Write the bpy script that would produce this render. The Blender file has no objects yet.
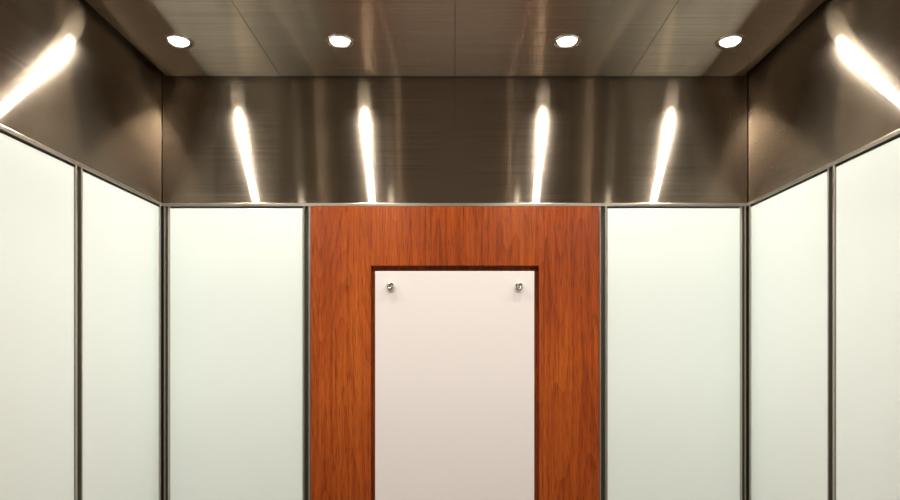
import bpy, bmesh, math
from mathutils import Vector, Matrix
sc = bpy.context.scene
sc.view_settings.view_transform = 'Standard'
sc.view_settings.look = 'None'
EYE=1.5; D=2.1; CZ=2.415; FRONT=1.44

# ------------------------------------------------ materials
def mat(name):
    m=bpy.data.materials.new(name); m.use_nodes=True
    nt=m.node_tree; b=nt.nodes['Principled BSDF']
    return m,nt,b
def simple(name,col,rough=.5,metal=0,spec=.5,coat=0,emis=None,es=0):
    m,nt,b=mat(name)
    b.inputs['Base Color'].default_value=(*col,1); b.inputs['Roughness'].default_value=rough
    b.inputs['Metallic'].default_value=metal; b.inputs['Specular IOR Level'].default_value=spec
    b.inputs['Coat Weight'].default_value=coat
    if emis:
        b.inputs['Emission Color'].default_value=(*emis,1); b.inputs['Emission Strength'].default_value=es
    return m
def brushed(name,col,tan,grain,rough=.2,aniso=.91,mix=.24,r2=.31):
    """brushed stainless: tan = direction of the brushing, grain = noise scale xyz"""
    m,nt,b=mat(name); N=nt.nodes; L=nt.links
    N.remove(b); out=N['Material Output']
    tc=N.new('ShaderNodeTexCoord'); mp=N.new('ShaderNodeMapping'); mp.inputs['Scale'].default_value=grain
    no=N.new('ShaderNodeTexNoise'); no.inputs['Scale'].default_value=1; no.inputs['Detail'].default_value=3
    L.new(tc.outputs['Object'],mp.inputs[0]); L.new(mp.outputs[0],no.inputs['Vector'])
    cr=N.new('ShaderNodeMapRange'); cr.data_type='FLOAT_VECTOR'
    cr.inputs[7].default_value=(.3,.3,.3); cr.inputs[8].default_value=(.7,.7,.7)
    cr.inputs[9].default_value=[c*.80 for c in col]; cr.inputs[10].default_value=[min(1,c*1.2) for c in col]
    L.new(no.outputs['Fac'],cr.inputs[6])
    v=N.new('ShaderNodeCombineXYZ')
    for i in range(3): v.inputs[i].default_value=tan[i]
    gl=[]
    for r,a in ((rough,aniso),(r2,.65)):
        g=N.new('ShaderNodeBsdfAnisotropic'); g.inputs['Roughness'].default_value=r; g.inputs['Anisotropy'].default_value=a
        L.new(cr.outputs[1],g.inputs['Color']); L.new(v.outputs[0],g.inputs['Tangent']); gl.append(g)
    mx=N.new('ShaderNodeMixShader'); mx.inputs[0].default_value=mix
    L.new(gl[0].outputs[0],mx.inputs[1]); L.new(gl[1].outputs[0],mx.inputs[2]); L.new(mx.outputs[0],out.inputs[0])
    return m
SC=(.335,.28,.222)
M_back=brushed('steel_brushed_back',SC,(1,0,0),(2,2,300))
M_side=brushed('steel_brushed_side',SC,(0,1,0),(2,2,300))
M_ceil=brushed('steel_brushed_ceiling',(.50,.42,.33),(1,0,0),(2,300,2),rough=.20,aniso=.95,mix=.12)
M_trim=simple('steel_trim',(.44,.41,.355),.3,.85)
M_dark=simple('dark_gap',(.02,.018,.015),.6)
M_chan=simple('channel_dark_steel',(.09,.083,.07),.4,.8)
M_white=simple('white_backpainted_glass',(.81,.87,.85),.27,0,.5)
M_edge=simple('green_glass_edge',(.22,.36,.27),.2,0,.5)
M_pink=simple('satin_glass_panel',(.83,.77,.765),.3,0,.4)
M_chrome=simple('chrome',(.75,.72,.68),.12,1)
M_lens=simple('lamp_lens',(1,1,1),.3,emis=(1,.93,.78),es=25)
M_plaster=simple('lobby_plaster',(.5,.46,.40),.8)

def wood():
    m,nt,b=mat('cherry_wood'); N=nt.nodes; L=nt.links
    tc=N.new('ShaderNodeTexCoord')
    def noise(scale,detail=5,dist=0,rough=.55,off=(0,0,0)):
        mp=N.new('ShaderNodeMapping'); mp.inputs['Scale'].default_value=scale; mp.inputs['Location'].default_value=off
        n=N.new('ShaderNodeTexNoise'); n.inputs['Scale'].default_value=1; n.inputs['Detail'].default_value=detail
        n.inputs['Distortion'].default_value=dist; n.inputs['Roughness'].default_value=rough
        L.new(tc.outputs['Object'],mp.inputs[0]); L.new(mp.outputs[0],n.inputs['Vector']); return n
    def mr(src,a,b_,c,d):
        r=N.new('ShaderNodeMapRange'); r.inputs['From Min'].default_value=a; r.inputs['From Max'].default_value=b_
        r.inputs['To Min'].default_value=c; r.inputs['To Max'].default_value=d
        L.new(src,r.inputs['Value']); return r.outputs[0]
    def math_(op,a,b_):
        n=N.new('ShaderNodeMath'); n.operation=op
        for i,s in enumerate((a,b_)):
            if isinstance(s,(int,float)): n.inputs[i].default_value=s
            else: L.new(s,n.inputs[i])
        return n.outputs[0]
    # cathedral growth rings = contour bands of a stretched, low-frequency field
    f=noise((5,5,.5),1.2,.1,.5,(3,1,2))
    rings=math_('FRACT',math_('MULTIPLY',f.outputs['Fac'],30),0)
    rings=math_('POWER',rings,2.5)
    a=noise((80,80,.9),5,.03); p=noise((650,650,16),2,0); g=noise((2.8,2.8,.9),2)
    base=math_('ADD',math_('MULTIPLY',a.outputs['Fac'],.55),math_('MULTIPLY',g.outputs['Fac'],.65))
    base=math_('SUBTRACT',base,math_('MULTIPLY',rings,.10))
    r=N.new('ShaderNodeValToRGB'); e=r.color_ramp.elements
    e[0].position=.38; e[0].color=(.20,.028,.004,1); e[1].position=.78; e[1].color=(.55,.125,.015,1)
    x=e.new(.57); x.color=(.365,.064,.008,1)
    L.new(base,r.inputs[0])
    pr=mr(p.outputs['Fac'],.38,.47,.5,1)
    vm=N.new('ShaderNodeVectorMath'); vm.operation='SCALE'
    L.new(r.outputs[0],vm.inputs[0]); L.new(pr,vm.inputs['Scale']); L.new(vm.outputs[0],b.inputs['Base Color'])
    b.inputs['Roughness'].default_value=.26; b.inputs['Specular IOR Level'].default_value=.4
    return m
M_wood=wood()
def stone():
    m,nt,b=mat('granite_floor'); N=nt.nodes; L=nt.links
    tc=N.new('ShaderNodeTexCoord'); n=N.new('ShaderNodeTexNoise'); n.inputs['Scale'].default_value=60; n.inputs['Detail'].default_value=6
    r=N.new('ShaderNodeValToRGB'); r.color_ramp.elements[0].color=(.16,.14,.12,1); r.color_ramp.elements[1].color=(.5,.45,.39,1)
    r.color_ramp.elements[0].position=.35; r.color_ramp.elements[1].position=.65
    L.new(tc.outputs['Object'],n.inputs['Vector']); L.new(n.outputs['Fac'],r.inputs[0]); L.new(r.outputs[0],b.inputs['Base Color'])
    b.inputs['Roughness'].default_value=.25
    return m
M_floor=stone()

# ------------------------------------------------ geometry helpers
def box(bm,lo,hi,mi=0,bev=0):
    c=[(a+b)/2 for a,b in zip(lo,hi)]; s=[abs(b-a) for a,b in zip(lo,hi)]
    r=bmesh.ops.create_cube(bm,size=1,matrix=Matrix.Translation(c)@Matrix.Diagonal((*s,1)))
    fs={f for v in r['verts'] for f in v.link_faces}
    for f in fs: f.material_index=mi
    if bev:
        es=list({e for v in r['verts'] for e in v.link_edges})
        rr=bmesh.ops.bevel(bm,geom=es,offset=bev,segments=2,profile=.5,affect='EDGES')
        for f in rr['faces']: f.material_index=mi
def finish(bm,name,mats,parent=None,smooth=False):
    bmesh.ops.recalc_face_normals(bm,faces=bm.faces)
    me=bpy.data.meshes.new(name); bm.to_mesh(me); bm.free()
    for m in mats: me.materials.append(m)
    if smooth:
        for p in me.polygons: p.use_smooth=True
    o=bpy.data.objects.new(name,me); sc.collection.objects.link(o)
    if parent: o.parent=parent
    return o
def W(wall,u0,u1,o0,o1,z0,z1):
    """wall-local (along, out-into-room, height) -> world lo,hi"""
    if wall=='back': a=(u0,-o1,z0); b=(u1,-o0,z1)
    elif wall=='left': a=(-1+o0,-u1,z0); b=(-1+o1,-u0,z1)
    else: a=(1-o1,-u1,z0); b=(1-o0,-u0,z1)
    return a,b
def obj(name,boxes,mats,parent=None):
    bm=bmesh.new()
    for bx in boxes:
        box(bm,bx[0],bx[1],bx[2] if len(bx)>2 else 0,bx[3] if len(bx)>3 else 0)
    return finish(bm,name,mats,parent)

# ------------------------------------------------ cab shell
obj('wall_back',[((-1.08,.03,0),(1.08,.08,2.56))],[M_dark])
obj('wall_left',[((-1.08,-FRONT,0),(-1.03,.03,2.56))],[M_dark])
obj('wall_right',[((1.03,-FRONT,0),(1.08,.03,2.56))],[M_dark])
obj('floor',[((-1.08,-FRONT-.06,-.05),(1.08,.08,0))],[M_floor])
OW=.66; OH=2.15
obj('wall_front',[((-1.08,-FRONT-.06,0),(-OW,-FRONT,2.56)),((OW,-FRONT-.06,0),(1.08,-FRONT,2.56)),((-OW,-FRONT-.06,OH),(OW,-FRONT,2.56))],[M_back])
# ceiling: brushed panels hung with a reveal all round, roof above
seams=[-.98,-.592,0,.592,.98]
bx=[]
for a,b in zip(seams[:-1],seams[1:]):
    bx.append(((a+.0006,-FRONT+.02,CZ),(b-.0006,-.014,CZ+.02),0,.0003))
bx.append(((-1.03,-FRONT,2.50),(1.03,.03,2.56),1))
bx.append(((-.9,-FRONT+.1,CZ+.021),(.9,-.1,CZ+.03),1))
obj('ceiling',bx,[M_ceil,M_dark])

# steel header bands
ZB=1.988
for w,u0,u1,m in (('back',-.999,.999,M_back),('left',.0,FRONT,M_side),('right',.0,FRONT,M_side)):
    a,b=W(w,u0,u1,-.028,0,ZB,2.50)
    obj('trim_steel_header_'+w,[(a,b,0,.0012)],[m])
    a,b=W(w,u0+(.0 if w=='back' else .005),u1,-.02,.004,1.976,ZB-.001)
    a2,b2=W(w,u0,u1,-.028,-.012,1.95,1.976)
    obj('trim_rail_'+w,[(a,b,0,.001),(a2,b2,1)],[M_trim,M_chan])

# glass panels
def panel(w,u0,u1,z0=.13,z1=1.970,name='glass_wall_panel'):
    bm=bmesh.new(); a,b=W(w,u0,u1,-.012,0,z0,z1); box(bm,a,b,0,.0012)
    o=finish(bm,name,[M_white,M_edge])
    n={'back':Vector((0,-1,0)),'left':Vector((1,0,0)),'right':Vector((-1,0,0))}[w]
    for p in o.data.polygons:
        if p.normal.dot(n)<.5: p.material_index=1
    return o
def channel(w,u,width=.026,name='trim_channel'):
    h=width/2
    bx=[]
    for (p,q,o0,o1,m) in ((-h,h,-.028,-.008,1),(-h,-h+.005,-.010,.004,0),(h-.007,h,-.010,.004,0)):
        a,b=W(w,u+p,u+q,o0,o1,.10,1.976); bx.append((a,b,m,.0012 if m==0 else 0))
    return obj(name,bx,[M_trim,M_chan])
P=.468
for w in ('left','right'):
    for i in range(3):
        panel(w,i*P+(.022 if i==0 else .016),(i+1)*P-.016)
    for i in (1,2): channel(w,i*P,.030)
    channel(w,3*P-.0,.026)
panel('back',-.981,-.520); panel('back',.520,.981)
channel('back',-.505,.026); channel('back',.505,.026)
# corner angles
for s in (-1,1):
    def X(a,b): return (min(s*a,s*b),max(s*a,s*b))
    bx=[]
    for (a,b,y0,y1,m) in ((.972,.979,-.004,.01,0),(.995,1.0,-.024,-.016,0),(.979,1.01,.004,.026,1),(.986,.992,-.006,.006,0)):
        x0,x1=X(a,b); bx.append(((x0,y0,.10),(x1,y1,1.976),m,.001 if m==0 else 0))
    obj('trim_corner',bx,[M_trim,M_chan])
# kick plates
for w,u0,u1 in (('back',-.999,.999),('left',0.005,FRONT),('right',0.005,FRONT)):
    a,b=W(w,u0,u1,-.028,.004 if w=='back' else .003,0,.11); obj('baseboard_'+w,[(a,b,0,.001)],[M_trim])

# ------------------------------------------------ wood feature panel with opening
WX=.490; OX=.285; OT=1.772; OB=.42; y0,y1=-.012,.026
bm=bmesh.new()
def ring(y):
    o=[bm.verts.new(p) for p in ((-WX,y,.115),(WX,y,.115),(WX,y,1.974),(-WX,y,1.974))]
    i=[bm.verts.new(p) for p in ((-OX,y,OB),(OX,y,OB),(OX,y,OT),(-OX,y,OT))]
    return o,i
fo,fi=ring(y0); bo,bi=ring(y1)
for k in range(4):
    j=(k+1)%4
    bm.faces.new((fo[k],fo[j],fi[j],fi[k])); bm.faces.new((bo[k],bi[k],bi[j],bo[j]))
    bm.faces.new((fo[k],bo[k],bo[j],fo[j])); bm.faces.new((fi[k],fi[j],bi[j],bi[k]))
bmesh.ops.recalc_face_normals(bm,faces=bm.faces)
bmesh.ops.bevel(bm,geom=[e for e in bm.edges if all(abs(v.co.y-y0)<1e-5 for v in e.verts) and ((e.verts[0] in fo)==(e.verts[1] in fo))],offset=.0015,segments=2,affect='EDGES')
box(bm,(-OX,.016,OB),(OX,.026,OT))
wood_o=finish(bm,'wood_feature_panel',[M_wood])

# centre satin glass panel on stand-offs
root=bpy.data.objects.new('standoff_glass_panel',None); sc.collection.objects.link(root)
gp=obj('glass',[((-.272,-.006,.44),(.270,.004,1.755),0,.0015)],[M_pink,M_edge],root)
def lathe(name,prof,mats,loc,axis,parent=None,seg=32,mi=None):
    bm=bmesh.new(); rings=[]
    for r,h in prof:
        if r<1e-6: rings.append([bm.verts.new((0,0,h))])
        else: rings.append([bm.verts.new((r*math.cos(2*math.pi*i/seg),r*math.sin(2*math.pi*i/seg),h)) for i in range(seg)])
    for k in range(len(rings)-1):
        A,B=rings[k],rings[k+1]
        for i in range(seg):
            j=(i+1)%seg
            vs=[A[i%len(A)],A[j%len(A)],B[j%len(B)],B[i%len(B)]]
            u=[]; [u.append(v) for v in vs if v not in u]
            f=bm.faces.new(u); f.material_index=mi[k] if mi else 0
    o=finish(bm,name,mats,parent,True)
    o.location=loc
    if axis=='-y': o.rotation_euler=(math.radians(90),0,0)
    if axis=='-z': o.rotation_euler=(math.pi,0,0)
    return o
k=0
for x in (-.219,.217):
  for z in (1.701,.50):
    k+=1
    lathe('standoff_%d'%k,[(.006,-.016),(.006,.004),(.0125,.0045),(.0145,.007),(.0145,.016),(.013,.019),(.006,.020),(.0045,.0175),(0,.0175)],[M_chrome],(x,-.0015,z),'-y',root)

# ------------------------------------------------ downlights
for y in (-.255,-1.187):
    for x in (-.828,-.345,.336,.825):
        o=lathe('recessed_downlight',[(.043,-.001),(.043,.002),(.041,.005),(.036,.006),(.032,.004),(.029,.001),(.028,.002),(.025,.005),(.015,.008),(0,.009)],
              [M_chrome,M_lens],(x,y,CZ),'-z',mi=[0,0,0,0,0,0,1,1,1])
        l=bpy.data.lights.new('bulb','SPOT'); l.energy=11.5; l.color=(1,.95,.865); l.spot_size=math.radians(150); l.spot_blend=.3
        l.shadow_soft_size=.014
        lo=bpy.data.objects.new('bulb',l); sc.collection.objects.link(lo); lo.location=(0,0,.026)
        lo.rotation_euler=(math.pi,0,0); lo.parent=o

# ------------------------------------------------ lobby in front of the lift
LY=-FRONT-.06
obj('floor_lobby',[((-2,-4.5,-.05),(2,LY,0))],[M_floor])
obj('ceiling_lobby',[((-2,-4.5,2.7),(2,LY,2.75))],[M_plaster])
obj('wall_lobby_side_a',[((-2.05,-4.5,0),(-2,LY,2.7))],[M_plaster])
obj('wall_lobby_side_b',[((2,-4.5,0),(2.05,LY,2.7))],[M_plaster])
obj('wall_lobby_rear',[((-2,-4.55,0),(2,-4.5,2.7))],[M_plaster])
obj('wall_lobby_lift',[((-2,LY-.02,0),(-OW,LY,2.7)),((OW,LY-.02,0),(2,LY,2.7)),((-OW,LY-.02,OH),(OW,LY,2.7))],[M_plaster])
l=bpy.data.lights.new('lobby_added_fill','AREA'); l.energy=40; l.size=.8; l.color=(1,.95,.87)  # added fill lamp, out of view, put in to light the centre panel
lo=bpy.data.objects.new('lobby_added_fill',l); sc.collection.objects.link(lo); lo.location=(0,-3,2.68)
w=bpy.data.worlds.new('World'); sc.world=w; w.use_nodes=True
w.node_tree.nodes['Background'].inputs[0].default_value=(.05,.045,.04,1)

cam=bpy.data.cameras.new('camera'); co=bpy.data.objects.new('camera',cam); sc.collection.objects.link(co)
co.location=(0,-D,EYE); co.rotation_euler=(math.radians(90),0,0)
cam.sensor_width=36; cam.lens=293*D/900*36; cam.shift_x=-5/900; cam.shift_y=96/900; cam.clip_start=.01
sc.camera=co
